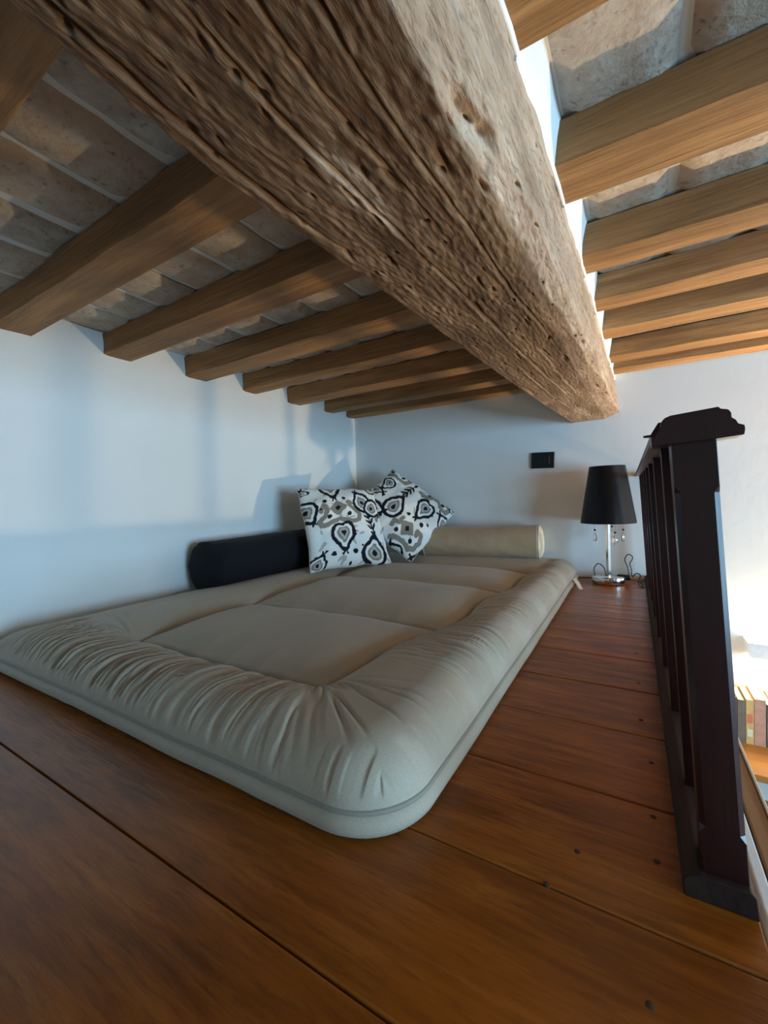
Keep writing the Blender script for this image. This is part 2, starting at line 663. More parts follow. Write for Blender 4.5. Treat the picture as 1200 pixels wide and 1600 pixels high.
for i, (a, b) in enumerate(RIGHT):
    o = add_obj('joist', joist_mesh(-0.168, ROOM_R, a, b, 60 + i), M['joist'])
    tag(o, 'lit wooden joist right of the heavy beam, ' + ORD[len(RIGHT) - 1 - i], 'joist', 'joists right of the heavy beam')

rt = random.Random(11)
tile_cache = {}


def tile_mesh(w, l, v):
    key = (round(w, 3), round(l, 3), v)
    if key in tile_cache:
        return tile_cache[key]
    rr = np.random.default_rng(100 + v)
    n = 7
    P = np.zeros((n, n, 3))
    xs = np.linspace(0, w, n)
    ys = np.linspace(0, l, n)
    X, Y = np.meshgrid(xs, ys, indexing='ij')
    ed = np.minimum.reduce([X, w - X, Y, l - Y])
    Z = -0.012 * smooth(0, 0.004, ed) + fbm(X * 30, Y * 30, 300 + v, 3) * 0.0018
    edge = (ed < 1e-6)
    X = X + edge * fbm(X * 40 + 3, Y * 40, 200 + v, 2) * 0.003
    P[..., 0], P[..., 1], P[..., 2] = X, Y, Z
    me = grid_mesh('tile', P)
    me.flip_normals()
    me.materials.append(M['tile'])
    tile_cache[key] = me
    return me


def lay_tiles(bays, x0, x1, pitch, off, xmax_by_bay=None):
    for bi in range(len(bays) - 1):
        ya, yb = bays[bi][1] - 0.03, bays[bi + 1][0] + 0.03
        if yb < -0.1 or yb - ya < 0.03:
            continue
        x = x0 + off[bi % len(off)]
        while x < x1 - 0.02:
            w = min(pitch - 0.011, x1 - x)
            w = round(w, 3)
            if w > 0.03:
                o = add_obj('tile', tile_mesh(w, yb - ya, rt.randrange(4)), None, ceiling)
                o.location = (x, ya, CEIL + 0.006 + rt.uniform(-0.002, 0.002))
                o.rotation_euler = (rt.uniform(-0.006, 0.006), rt.uniform(-0.006, 0.006), rt.uniform(-0.012, 0.012))
            x += pitch


lay_tiles(LEFT, WALL_L + 0.012, -0.18, 0.168, [0.0, 0.05, 0.02, 0.0, 0.03])
lay_tiles(RIGHT, -0.092, 1.9, 0.162, [0.0, 0.0, 0.0, 0.0, 0.012, 0.004])

# ------------------------------------------------------------------ heavy beam
def build_beam():
    ys = np.concatenate([np.linspace(ROOM_F, 0.02, 40)[:-1], 0.02 + (WALL_B + 0.015 - 0.02) * (np.geomspace(0.12, 1.12, 820) - 0.12)])
    ky = [-4, 0.10, 0.30, 0.55, 0.87, 1.28, 1.8, 2.30]
    xl = np.interp(ys, ky, [-0.372, -0.370, -0.380, -0.366, -0.348, -0.328, -0.296, -0.259])
    xa = np.interp(ys, ky, [-0.150, -0.146, -0.145, -0.146, -0.147, -0.140, -0.128, -0.112])
    xt = np.interp(ys, ky, [-0.128, -0.126, -0.124, -0.117, -0.107, -0.095, -0.086, -0.074])
    xm = np.interp(ys, ky, [-0.122, -0.120, -0.118, -0.112, -0.103, -0.090, -0.074, -0.053])
    zl = np.interp(ys, ky, [0.772, 0.772, 0.772, 0.771, 0.770, 0.769, 0.768, 0.767])
    n_l, n_b, n_c, n_r = 16, 210, 60, 130
    cols = []
    s_all = []
    n = len(ys)
    P = []
    # control polygon: left top, left bottom, right arris, right chamfer top, right top
    A = np.stack([xl - 0.004, ys, np.full(n, JOIST_Z)], -1)
    Bp = np.stack([xl, ys, zl], -1)
    Cp = np.stack([xa, ys, zl + 0.004], -1)
    D = np.stack([xm, ys, zl + 0.028], -1)
    E_ = np.stack([xt, ys, np.full(n, JOIST_Z + 0.004)], -1)
    segs = [(A, Bp, n_l, (-1, 0)), (Bp, Cp, n_b, (0, -1)), (Cp, D, n_c, (0.6, -0.8)), (D, E_, n_r, (1, 0.1))]
    S0 = np.zeros(n)
    pos, nor, sc = [], [], []
    for (a, b, m, nn) in segs:
        L = np.linalg.norm(b - a, axis=1)
        for k in range(m):
            t = k / m
            pos.append(a + (b - a) * t)
            sc.append(S0 + L * t)
            nor.append(nn)
        S0 = S0 + L
    pos.append(E_)
    sc.append(S0)
    nor.append((1, 0.1))
    pos = np.stack(pos, 1)
    s = np.stack(sc, 1)
    nor = np.array(nor, float)
    # smooth the normals across the arrises
    for _ in range(6):
        nn = nor.copy()
        nn[1:-1] = (nor[:-2] + nor[1:-1] * 2 + nor[2:]) / 4
        nor = nn
    nor /= np.linalg.norm(nor, axis=1)[:, None]
    # soften the corners
    for _ in range(10):
        q = pos.copy()
        q[:, 1:-1] = (pos[:, :-2] + 2 * pos[:, 1:-1] + pos[:, 2:]) / 4
        pos = q
    Y = np.repeat(ys[:, None], s.shape[1], 1)
    warp = fbm(Y * 2.2, s * 9, 51, 3) * 0.012
    sw = s + warp
    d = fbm(Y * 3.0, s * 9, 1, 3) * 0.0028                      # hewn unevenness
    d += (vnoise(Y * 26, sw * 170, 2)) * 0.0005                     # grain ridges
    d += (vnoise(Y * 60, sw * 240, 3)) * 0.0008
    d += np.minimum(vnoise(Y * 95, sw * 230, 4), 0.1) * 0.0011      # torn fibres
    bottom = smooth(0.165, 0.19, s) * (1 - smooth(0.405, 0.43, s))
    near = 1 - 0.6 * smooth(0.5, 1.3, Y)
    d *= near
    d += near * bottom * np.minimum(0, vnoise(Y * 55, sw * 150, 8)) * 0.0016
    # ripple patch on the bottom where the grain waves
    rip = np.sin((sw * 520 + fbm(Y * 14, s * 20, 9, 2) * 5))
    d += rip * 0.0003 * smooth(0.35, 0.6, Y) * (1 - smooth(1.3, 1.7, Y)) * bottom
    # long drying cracks along the beam (s measured from the upper left edge)
    rc = np.random.default_rng(5)
    cracks = [(0.335, -1.5, 0.62, 0.008, 0.0018), (0.285, 0.15, 1.75, 0.010, 0.0020), (0.365, 0.1, 1.2, 0.007, 0.0014), (0.25, 1.1, 2.0, 0.006, 0.0013),
              (0.205, -1.0, 0.55, 0.009, 0.0020), (0.325, 1.0, 1.7, 0.005, 0.0013), (0.50, 0.1, 0.75, 0.006, 0.0012), (0.47, 0.9, 1.9, 0.004, 0.0010)]
    for k, (s0, ya, yb, dep, wid) in enumerate(cracks):
        path = s0 + fbm(ys * 1.3, np.full(n, k * 3.7), 70 + k, 3) * 0.010 + fbm(ys * 14, np.full(n, k * 1.7), 90 + k, 2) * 0.0015
        amp = smooth(ya, ya + 0.12, ys) * (1 - smooth(yb - 0.25, yb, ys)) * (0.75 + 0.35 * fbm(ys * 5, np.full(n, 0.3), 110 + k, 2))
        amp = np.clip(amp, 0, 1.3)
        e = (s - path[:, None])
        w = wid * (0.5 + amp)[:, None]
        far = (1 - 0.55 * smooth(0.6, 1.4, ys))[:, None]
        d -= 0.8 * far * dep * amp[:, None] * np.exp(-(e / w) ** 2)
        d += 0.0018 * amp[:, None] * np.exp(-((e + 0.006) / 0.004) ** 2)
    # worm holes and gouges
    for k in range(400):
        y0 = 0.12 + 2.1 * rc.random() ** 1.5
        if k < 150:
            s0 = rc.normal(0.55, 0.025)
        elif k < 230:
            s0 = rc.uniform(0.42, 0.64)
        else:
            s0 = rc.uniform(0.2, 0.42)
        lng = rc.random() < (0.45 if k < 150 else 0.2)
        ry = rc.uniform(0.003, 0.007) * (3.2 if lng else 1)
        rs = rc.uniform(0.0014, 0.0026) * (1.4 if lng else 1)
        dep = rc.uniform(0.005, 0.010)
        i0, i1 = np.searchsorted(ys, [y0 - 3 * ry, y0 + 3 * ry])
        if i1 <= i0:
            continue
        sk = rc.uniform(-0.15, 0.15)
        ee = ((ys[i0:i1, None] - y0) / ry) ** 2 + ((s[i0:i1] - s0 - sk * (ys[i0:i1, None] - y0)) / rs) ** 2
        d[i0:i1] -= dep * np.exp(-ee)
    for (y0, s0, ry, rs, dep) in ((0.40, 0.425, 0.03, 0.008, 0.012), (0.44, 0.432, 0.018, 0.006, 0.010), (0.66, 0.545, 0.045, 0.005, 0.016), (0.61, 0.55, 0.02, 0.005, 0.012), (1.50, 0.20, 0.05, 0.006, 0.008)):
        d -= dep * np.exp(-((Y - y0) / ry) ** 2 - ((s - s0) / rs) ** 2)
    pos = pos.copy()
    pos[..., 0] += d * nor[:, 0]
    pos[..., 2] += d * nor[:, 1]
    # close the top with one more column back to the start
    top = pos[:, :1].copy()
    top[..., 2] = JOIST_Z - 0.002
    pos[:, 0, 2] = JOIST_Z - 0.002
    pos[:, -1, 2] = JOIST_Z - 0.001
    me = grid_mesh('ceiling_beam', pos, closed_v=True)
    me.flip_normals()
    pat = bottom * (1 - 0.6 * smooth(0.9, 2.0, Y)) * smooth(-0.35, 0.15, fbm(Y * 2.5, s * 14, 77, 3) + 0.9 - 3.0 * np.clip((s - 0.385) / 0.045, 0, 1) ** 2)  # underside's darker wood and its shade, both put into the colour
    at = me.attributes.new('patina_shade', 'FLOAT', 'POINT')
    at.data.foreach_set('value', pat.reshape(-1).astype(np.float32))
    return me


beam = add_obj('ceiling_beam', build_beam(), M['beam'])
tag(beam, 'heavy rough-hewn cracked main beam crossing the whole ceiling', 'beam')

# lime filling between the joists on the beam's right shoulder
def filler(y0, y1, seed):
    n = max(6, int((y1 - y0) / 0.012))
    m = 10
    P = np.zeros((n, m, 3))
    yy = np.linspace(y0 - 0.004, y1 + 0.004, n)
    xb = np.interp(yy, [-4, 0.10, 0.30, 0.55, 0.87, 1.28, 1.8, 2.30], [-0.128, -0.126, -0.124, -0.117, -0.107, -0.095, -0.086, -0.074])
    for j in range(m):
        t = j / (m - 1)
        w = fbm(yy * 11, np.full(n, t * 2.0), seed, 3)
        P[:, j, 0] = xb + 0.004 + 0.012 * t + w * 0.002
        P[:, j, 1] = yy
        P[:, j, 2] = JOIST_Z - 0.006 + t * (CEIL + 0.012 - JOIST_Z) + w * 0.003 * (1 - t)
    me = grid_mesh('plaster_filling', P)
    sol = bmesh.new()
    sol.from_mesh(me)
    bmesh.ops.solidify(sol, geom=sol.faces[:], thickness=0.012)
    sol.to_mesh(me)
    sol.free()
    set_smooth(me, math.radians(50))
    return me


for i in range(len(RIGHT) - 1):
    add_obj('plaster_filling', filler(RIGHT[i][1], RIGHT[i + 1][0], 400 + i), M['wall'], beam)
add_obj('plaster_filling', filler(RIGHT[-1][1], WALL_B, 450), M['wall'], beam)
bead = []
for yy in np.linspace(-0.4, WALL_B, 90):
    xb = float(np.interp(yy, [-4, 0.10, 0.30, 0.55, 0.87, 1.28, 1.8, 2.30], [-0.128, -0.126, -0.124, -0.117, -0.107, -0.095, -0.086, -0.074]))
    bead.append((xb + 0.0022 + 0.001 * float(vnoise(yy * 30, 0.3, 5)), yy, JOIST_Z + 0.0012 + 0.001 * float(vnoise(yy * 22, 7.3, 6))))
add_obj('plaster_bead', tube_mesh('plaster_bead', bead, 0.0042, 8, False), M['wall'], beam)

# ------------------------------------------------------------------ futon mattress
MX0, MX1, MY0, MY1 = WALL_L + 0.006, -0.238, 0.392, 2.245


def mattress():
    def dens(a, b, n, edge=0.05):
        t = np.linspace(-1, 1, n)
        u = np.sign(t) * (1 - (1 - np.abs(t)) ** 1.35)
        return u
    nx, ny = 600, 760
    U = dens(0, 1, nx)
    V = dens(0, 1, ny)
    hx, hy = (MX1 - MX0) / 2, (MY1 - MY0) / 2
    cx, cy = (MX1 + MX0) / 2, (MY1 + MY0) / 2
    R = 0.10
    X, Y = np.meshgrid(U * hx, V * hy, indexing='ij')
    px, py = (np.abs(X) - (hx - R)) / R, (np.abs(Y) - (hy - R)) / R
    inc = (px > 0) & (py > 0)
    p, q = np.clip(px, 0, 1), np.clip(py, 0, 1)
    X = np.where(inc, np.sign(X) * (hx - R + R * p * np.sqrt(1 - q * q / 2)), X)
    Y = np.where(inc, np.sign(Y) * (hy - R + R * q * np.sqrt(1 - p * p / 2)), Y)
    ax, ay = np.abs(X) - (hx - R), np.abs(Y) - (hy - R)
    sd = np.where((ax > 0) & (ay > 0), R - np.hypot(np.maximum(ax, 0), np.maximum(ay, 0)), R - np.maximum(ax, ay))
    d = np.clip(sd, 0, None)
    wx, wy = X + cx, Y + cy
    # outline waviness on the front and right side
    # seams
    lx = np.interp(wy, [0.5, 1.0, 1.6, 2.2], [-1.135, -1.165, -1.215, -1.24]) + fbm(wy * 5, wy * 0 + 1, 31, 2) * 0.006
    rx = np.interp(wy, [0.5, 0.6, 1.0, 1.54, 1.95, 2.2], [-0.52, -0.52, -0.452, -0.422, -0.40, -0.385]) + 0.012 * np.sin(wy * 13) + fbm(wy * 6, wy * 0 + 2, 32, 2) * 0.006
    fy = 0.592 + 0.012 * (wx + 0.8) + 0.006 * np.abs(np.sin(wx * 32)) + fbm(wx * 7, wx * 0 + 3, 33, 2) * 0.006
    by = 1.93 + fbm(wx * 5, wx * 0 + 4, 34, 2) * 0.008
    c1 = 1.005 + fbm(wx * 6, wx * 0, 35, 2) * 0.008 + 0.010 * np.abs(np.sin(wx * 16))
    c2 = 1.515 + fbm(wx * 6, wx * 0, 36, 2) * 0.008
    inx = np.minimum(wx - lx, rx - wx)
    iny = np.minimum(wy - fy, by - wy)
    inside = np.minimum(inx, iny)                  # >0 in the quilted middle
    dfr = np.abs(np.where((inx > 0) & (iny > 0), np.minimum(inx, iny), np.hypot(np.minimum(inx, 0), np.minimum(iny, 0))))
    dcr = np.minimum(np.abs(wy - c1), np.abs(wy - c2))
    dcr = np.where(inside > 0, dcr, 9)
    dseam = np.minimum(dfr, dcr)
    base = 0.036
    Hh = 0.073
    t = np.clip(d / 0.085, 0, 1)
    prof = np.sqrt(np.clip(1 - (1 - t) ** 2, 0, 1))
    # left edge along the wall is flatter
    wallside = 1 - smooth(0.02, 0.26, wx - MX0)
    backside = smooth(1.98, 2.2, wy)
    Hloc = Hh * (1 - 0.42 * wallside) * (1 - 0.10 * backside)
    Z = base + Hloc * prof
    # swelling of the border tube and the panels, valleys at the seams
    g = lambda q: 1 - np.exp(-np.abs(q) / 0.05)
    puff_in = g(wx - lx) * g(rx - wx) * g(wy - fy) * g(by - wy) * g(wy - c1) * g(wy - c2)
    puff = np.where(inside > 0, puff_in, 1 - np.exp(-dseam / 0.045))
    Z -= 0.048 * (1 - puff) * smooth(0, 0.12, d)
    Z -= 0.020 * np.exp(-(dseam / 0.0055) ** 2) * smooth(0.03, 0.1, d)
    Z += np.where(inside > 0, -0.004, 0.0) * smooth(0, 0.03, dseam)
    # wrinkles: gathers run from the outer edge to the quilt seam
    front = smooth(0.0, 0.05, fy - wy) * smooth(-0.02, 0.06, (rx + 0.03) - wx) * smooth(0.0, 0.15, wx - MX0 - 0.05)
    right = smooth(0.0, 0.04, wx - rx) * smooth(0.0, 0.18, wy - 0.66)
    k1 = wx * 1.0 + 0.12 * (wy - 0.4) + 0.012 * fbm(wx * 4, wy * 8, 41, 2)
    k2 = wy * 1.0 + 0.10 * (wx + 0.3) + 0.012 * fbm(wx * 9, wy * 4, 42, 2)
    w1 = 1 - np.abs(vnoise(k1 * 78, wy * 4.0, 43)) * 2.2
    w1b = 1 - np.abs(vnoise(k1 * 150 + 9, wy * 6.0, 44)) * 2.2
    w2 = 1 - np.abs(vnoise(wx * 4.0, k2 * 74, 45)) * 2.2
    w2b = 1 - np.abs(vnoise(wx * 6.0, k2 * 145, 46)) * 2.2
    taper = smooth(0.0, 0.02, d) * smooth(0.0, 0.015, dseam)
    m1 = np.clip(0.75 + 0.6 * vnoise(wx * 7, wy * 7, 47), 0.05, 1.2) * (0.8 + 0.4 * smooth(-1.25, -0.75, wx) * (1 - smooth(-0.6, -0.5, wx)))
    m2 = np.clip(0.75 + 0.6 * vnoise(wx * 7, wy * 6, 48), 0.05, 1.2)
    Z -= taper * front * m1 * (np.clip(w1, 0, 1) ** 1.3 * 0.0100 + np.clip(w1b, 0, 1) ** 1.3 * 0.006)
    Z -= taper * right * m2 * (np.clip(w2, 0, 1) ** 1.3 * 0.0115 + np.clip(w2b, 0, 1) ** 1.3 * 0.0065)
    # corner creases fanning out of the front right and front left quilt corners
    for (qx, qy, a0, a1, ph) in ((-0.515, 0.60, -1.5, 0.2, 3.0), (-1.135, 0.585, 2.6, 4.4, 8.0)):
        ang = np.arctan2(wy - qy, wx - qx)
        ang = np.where(ang < -1.8, ang + 2 * np.pi, ang)
        rr = np.hypot(wx - qx, wy - qy)
        m = smooth(a0, a0 + 0.3, ang) * (1 - smooth(a1 - 0.3, a1, ang)) * smooth(0.01, 0.05, rr) * (1 - smooth(0.16, 0.28, rr))
        Z -= 0.005 * m * np.clip(1 - np.abs(vnoise(ang * 9 + ph, rr * 5, 52)) * 2.4, 0, 1)
    # small puckers right at the edge seam
    along = np.where(np.abs(X) - hx > np.abs(Y) - hy, wy, wx)
    Z -= 0.005 * smooth(0.0, 0.006, d) * (1 - smooth(0.012, 0.045, d)) * np.clip(vnoise(along * 95, along * 0, 49), 0, 1)
    Z += fbm(wx * 4, wy * 4, 50, 3) * 0.003 * smooth(0, 0.06, d)
    # gentle lift and sag of the whole edge
    P = np.stack([wx, wy, Z], -1)
    return P


root = empty('futon_mattress', ((MX0 + MX1) / 2, (MY0 + MY1) / 2, 0.0))
tag(root, 'thick taupe cotton futon mattress with a quilted middle lying on the planks', 'mattress')
keep(add_obj('quilted_top', grid_mesh('quilted_top', mattress()), M['futon']), root)


def rounded_outline(inset, n_side=80, R=0.10):
    x0, x1, y0, y1 = MX0 + inset, MX1 - inset, MY0 + inset, MY1 - inset
    r = max(0.02, R - inset)
    pts = []
    corners = [(x1 - r, y0 + r, -90), (x1 - r, y1 - r, 0), (x0 + r, y1 - r, 90), (x0 + r, y0 + r, 180)]
    for i, (cx, cy, a0) in enumerate(corners):
        for k in range(15):
            a = math.radians(a0 + 90 * k / 14)
            pts.append((cx + r * math.cos(a), cy + r * math.sin(a)))
        nx_, ny_, na = corners[(i + 1) % 4]
        a = math.radians(na)
        e = (nx_ + r * math.cos(a), ny_ + r * math.sin(a))
        s0 = pts[-1]
        for k in range(1, n_side):
            t = k / n_side
            pts.append((s0[0] + (e[0] - s0[0]) * t, s0[1] + (e[1] - s0[1]) * t))
    return pts


def mattress_base():
    prof = [(0.06, 0.0015), (0.016, 0.0015), (0.004, 0.004), (-0.004, 0.010), (-0.007, 0.018), (-0.005, 0.026), (-0.001, 0.032), (0.004, 0.0355), (0.03, 0.0355)]
    P = []
    for ins, z in prof:
        o = rounded_outline(max(ins, -0.0075))
        row = []
        for x, y in o:
            w = float(vnoise(x * 6 + 3, y * 6, 61)) * 0.003 + float(vnoise(x * 22, y * 22, 62)) * 0.001
            row.append((min(max(x, WALL_L + 0.0015), 9), y, max(0.001, z + w * (z > 0.003))))
        P.append(row)
    me = grid_mesh('mattress_base', np.array(P), closed_v=True)
    return me


keep(add_obj('underside', mattress_base(), M['futon']), root)
out = rounded_outline(0.001, 60)
out = [(max(x, WALL_L + 0.005), y, 0.0375 + 0.0022 * float(vnoise(x * 6 + 3, y * 6, 61))) for x, y in out]
keep(add_obj('piping', tube_mesh('piping', out + [out[0]], 0.0040, 8, False), M['piping']), root)
# ribbon tie hanging from the seam near the lamp
rib = []
rpts = [(-0.245, 2.03, 0.034), (-0.232, 2.005, 0.037), (-0.218, 1.985, 0.026), (-0.205, 1.965, 0.007), (-0.199, 1.955, 0.003)]
V, Fc = [], []
for i, pnt in enumerate(rpts):
    for sgn in (-1, 1):
        for dz in (0, 0.0015):
            V.append((pnt[0] + sgn * 0.006, pnt[1] + sgn * 0.010, pnt[2] + dz))
for i in range(len(rpts) - 1):
    a, b = i * 4, (i + 1) * 4
    Fc += [[a, a + 2, b + 2, b], [a + 1, b + 1, b + 3, a + 3], [a, b, b + 1, a + 1], [a + 2, a + 3, b + 3, b + 2]]
Fc += [[0, 1, 3, 2], [len(V) - 4, len(V) - 2, len(V) - 1, len(V) - 3]]
tie = keep(add_obj('ribbon_tie', mesh_of('ribbon_tie', V, Fc), M['strap']), root)
tie['label'] = 'short cream ribbon tie'

# ------------------------------------------------------------------ bolsters
def bolster(name, a, b, r, mat, seed, label, cap_mat, lump=0.004, sag=0.0, edge=0.016, pipes=True, dome=0.02):
    a, b = Vector(a), Vector(b)
    ax = (b - a).normalized()
    L = (b - a).length
    side = ax.cross(Vector((0, 0, 1))).normalized()
    up = side.cross(ax)
    prof = []
    for k in range(10):
        prof.append((-dome * math.sqrt(1 - (k / 9.0) ** 2 * 0.999), r * (k / 9) * 0.92))
    for k in range(1, 9):
        t = math.pi / 2 * k / 8
        prof.append((edge * (1 - math.cos(t)), r * 0.92 + r * 0.08 * math.sin(t)))
    nmid = 70
    for k in range(1, nmid):
        prof.append((edge + (L - 2 * edge) * k / nmid, r))
    prof += [(L - p, q) for p, q in prof[:18][::-1]]
    n, m = len(prof), 72
    P = np.zeros((n, m, 3))
    th = np.linspace(0, 2 * np.pi, m, endpoint=False)
    for i, (p, rad) in enumerate(prof):
        w = 1 + (fbm(np.cos(th) * 1.5 + p * 6, np.sin(th) * 1.5 + p * 3, seed, 3) * lump / r) * min(1, rad / (0.6 * r))
        # gathers near the end seams
        e = min(p, L - p)
        w += 0.014 * math.exp(-e / 0.03) * vnoise(th * 14 / 2 / np.pi * 2, th * 0 + seed, seed + 3) * min(1, rad / r)
        c, s_ = np.cos(th) * rad * w, np.sin(th) * rad * w
        s_ = np.where(s_ < -0.86 * r, -0.86 * r + (s_ + 0.86 * r) * 0.3, s_)
        bend = sag * 4 * (p / L) * (1 - p / L)
        for d in range(3):
            P[i, :, d] = a[d] + ax[d] * p + side[d] * c + up[d] * (s_ - bend)
    rt_ = empty(name, tuple((a + b) / 2 - Vector((0, 0, r))))
    tag(rt_, label, 'bolster')
    body = grid_mesh('body', P[17:-17], closed_v=True)
    keep(add_obj('cover', body, mat), rt_)
    e1 = keep(add_obj('end_panel', grid_mesh('end_panel', P[:18], closed_v=True), cap_mat), rt_)
    e2 = keep(add_obj('end_panel', grid_mesh('end_panel', P[-18:], closed_v=True), cap_mat), rt_)
    if pipes:
        for ring in (P[13], P[-14]):
            c0 = ring.mean(0)
            pts = [tuple(c0 + (q - c0) * 1.005) for q in ring]
            keep(add_obj('seam_piping', tube_mesh('seam_piping', pts + [pts[0]], 0.0026, 6, False), cap_mat), rt_)
    return rt_


bolster('bolster_cushion', (-1.465, 1.035, 0.172), (-1.462, 1.62, 0.172), 0.105, M['black_fabric'], 5,
        'plump black bolster cushion lying along the side wall', M['black_fabric'], 0.006, 0.0, 0.035)
M['suede_end'] = mat_fabric('beige_suede_end', S(212, 194, 166), 0.8, 500, 0.3, 0.06, 10)
bolster('bolster_cushion', (-1.0, 2.115, 0.172), (-0.405, 2.180, 0.174), 0.087, M['suede'], 9,
        'beige suede bolster cushion lying along the end wall', M['suede_end'], 0.004, 0.0, 0.012)

# ------------------------------------------------------------------ printed cushions
BLACK, GREY, WHITE, PALE = np.array(S(24, 26, 34)), np.array(S(136, 128, 116)), np.array(S(232, 230, 222)), np.array(S(176, 172, 164))


def pattern(px, py):
    """fabric print, drawn in the cushion's own flat coordinates (0..1200 units)"""
    jx = px + fbm(px * 0.06, py * 0.06, 501, 2) * 3.0
    jy = py + fbm(px * 0.06, py * 0.06, 502, 2) * 3.0
    col = np.tile(WHITE, px.shape + (1,))

    def paint(mask, c):
        col[mask] = c

    def stroke(pts, w, c):
        m = np.zeros(px.shape, bool)
        for (x0, y0), (x1, y1) in zip(pts[:-1], pts[1:]):
            dx, dy = x1 - x0, y1 - y0
            t = np.clip(((jx - x0) * dx + (jy - y0) * dy) / (dx * dx + dy * dy + 1e-9), 0, 1)
            m |= np.hypot(jx - x0 - t * dx, jy - y0 - t * dy) < w
        paint(m, c)

    def leaf(cx, cy, ang, l, w, c):
        a = math.radians(ang)
        u = (jx - cx) * math.cos(a) + (jy - cy) * math.sin(a)
        v = -(jx - cx) * math.sin(a) + (jy - cy) * math.cos(a)
        t = np.clip(np.abs(u) / l, 0, 1)
        paint((np.abs(u) < l) & (np.abs(v) < w * (1 - t * t)), c)

    def dot(cx, cy, r):
        paint(np.hypot(jx - cx, jy - cy) < r, BLACK)

    def diamond(cx, cy, r, ang):
        a = math.radians(ang)
        u = (jx - cx) * math.cos(a) + (jy - cy) * math.sin(a)
        v = -(jx - cx) * math.sin(a) + (jy - cy) * math.cos(a)
        paint(np.maximum(np.abs(u), np.abs(v)) < r, GREY)
        paint(np.maximum(np.abs(u), np.abs(v)) < r * 0.32, BLACK)

    def drop(cx, cy, rx, ry, ang, peaks=((0, 0.5),), notch=0.0, th=0.27):
        a = math.radians(ang)                     # ang: direction of the tip (image: x right, y down)
        u = (jx - cx) * math.cos(a) + (jy - cy) * math.sin(a)
        v = -(jx - cx) * math.sin(a) + (jy - cy) * math.cos(a)
        tt = np.arctan2(v / ry, u / rx)
        rho = np.hypot(u / rx, v / ry)
        r = np.ones_like(rho)
        for pa, pk_ in peaks:
            dd = np.angle(np.exp(1j * (tt - math.radians(pa))))
            r += pk_ * np.exp(-(dd / 0.32) ** 2)
        if notch:
            dd = np.angle(np.exp(1j * (tt - math.pi)))
            r -= notch * np.exp(-(dd / 0.3) ** 2)
        q = rho / r
        paint(q < 1, BLACK)
        paint(q < 1 - th, WHITE)
        paint(q < 0.52, GREY)
        paint(q < 0.36, PALE)
        paint(q < 0.20, BLACK)
        # little wings at the tip
        for pa, pk_ in peaks:
            ta = a + math.radians(pa)
            tx, ty = cx + math.cos(ta) * rx * (1 + pk_), cy + math.sin(ta) * rx * (1 + pk_)
            for sg in (-1, 1):
                b = ta + math.pi + sg * 0.9 + math.pi
                stroke([(tx - math.cos(ta) * 8, ty - math.sin(ta) * 8), (tx + math.cos(b) * 15, ty + math.sin(b) * 15)], 5, BLACK)

    def branch(x0, y0, x1, y1):
        stroke([(x0, y0), (x1, y1)], 4.5, BLACK)
        an = math.degrees(math.atan2(y1 - y0, x1 - x0))
        for t in (0.25, 0.5, 0.75):
            for sg in (-1, 1):
                a = math.radians(an + 180 + sg * 40)
                lx_, ly_ = x0 + (x1 - x0) * t, y0 + (y1 - y0) * t
                leaf(lx_ + math.cos(a) * 22, ly_ + math.sin(a) * 22, an + sg * 40, 24, 7, BLACK)
        leaf(x1, y1, an, 26, 9, BLACK)

    # pale small leaves everywhere
    rl = random.Random(4)
    for k in range(90):
        leaf(rl.uniform(60, 1120), rl.uniform(20, 690), rl.uniform(0, 180), rl.uniform(16, 30), rl.uniform(5, 9), PALE)
    # --- square cushion motifs
    stroke([(240, 335), (255, 300), (278, 330), (262, 368), (232, 398), (250, 425), (290, 418), (318, 400)], 14, GREY)
    stroke([(318, 400), (350, 388), (385, 400), (430, 408), (462, 395), (468, 365), (440, 335), (405, 312), (398, 290), (420, 294)], 13, GREY)
    stroke([(585, 330), (600, 300), (625, 330), (600, 380), (585, 400)], 14, GREY)
    stroke([(250, 560), (270, 530)], 10, PALE)
    diamond(340, 320, 36, 40)
    drop(370, 470, 72, 70, 82, ((0, 0.55),), 0.22)
    drop(556, 585, 70, 82, -95, ((0, 0.5),), 0.0)
    drop(497, 295, 62, 62, -122, ((0, 0.35), (180, 0.35)), 0.0)
    drop(160, 325, 62, 70, 60, ((0, 0.5), (180, 0.4)), 0.0)
    drop(300, 150, 80, 75, 80, ((0, 0.4),), 0.2)
    drop(580, 205, 50, 34, 30, ((0, 0.3),), 0.0)
    drop(125, 190, 20, 52, 90, ((180, 0.3),), 0.0)
    drop(250, 650, 50, 50, -70, ((0, 0.4),), 0.1)
    branch(520, 365, 553, 490)
    for c in ((290, 372, 13), (403, 362, 13), (240, 325, 8), (327, 588, 14), (441, 575, 13), (376, 262, 11), (262, 272, 12), (480, 545, 7), (288, 575, 8), (612, 372, 11), (440, 480, 6), (420, 640, 9), (655, 540, 8)):
        dot(*c)
    # --- diamond-set cushion motifs
    stroke([(680, 95), (715, 105), (738, 140), (775, 168), (815, 150), (812, 118), (780, 90)], 13, GREY)
    stroke([(870, 225), (878, 255), (915, 265), (955, 258), (985, 290), (990, 330), (1020, 352), (1050, 330), (1045, 300)], 14, GREY)
    stroke([(672, 432), (690, 412), (720, 425), (745, 400)], 12, GREY)
    stroke([(665, 490), (700, 498), (735, 520), (765, 558), (805, 560), (838, 530), (850, 490), (830, 475), (818, 492)], 13, GREY)
    stroke([(930, 210), (960, 230), (985, 262)], 12, GREY)
    diamond(766, 455, 37, 3)
    drop(672, 165, 42, 46, 140, ((0, 0.5),), 0.1)
    drop(688, 335, 68, 64, -45, ((0, 0.45),), 0.0)
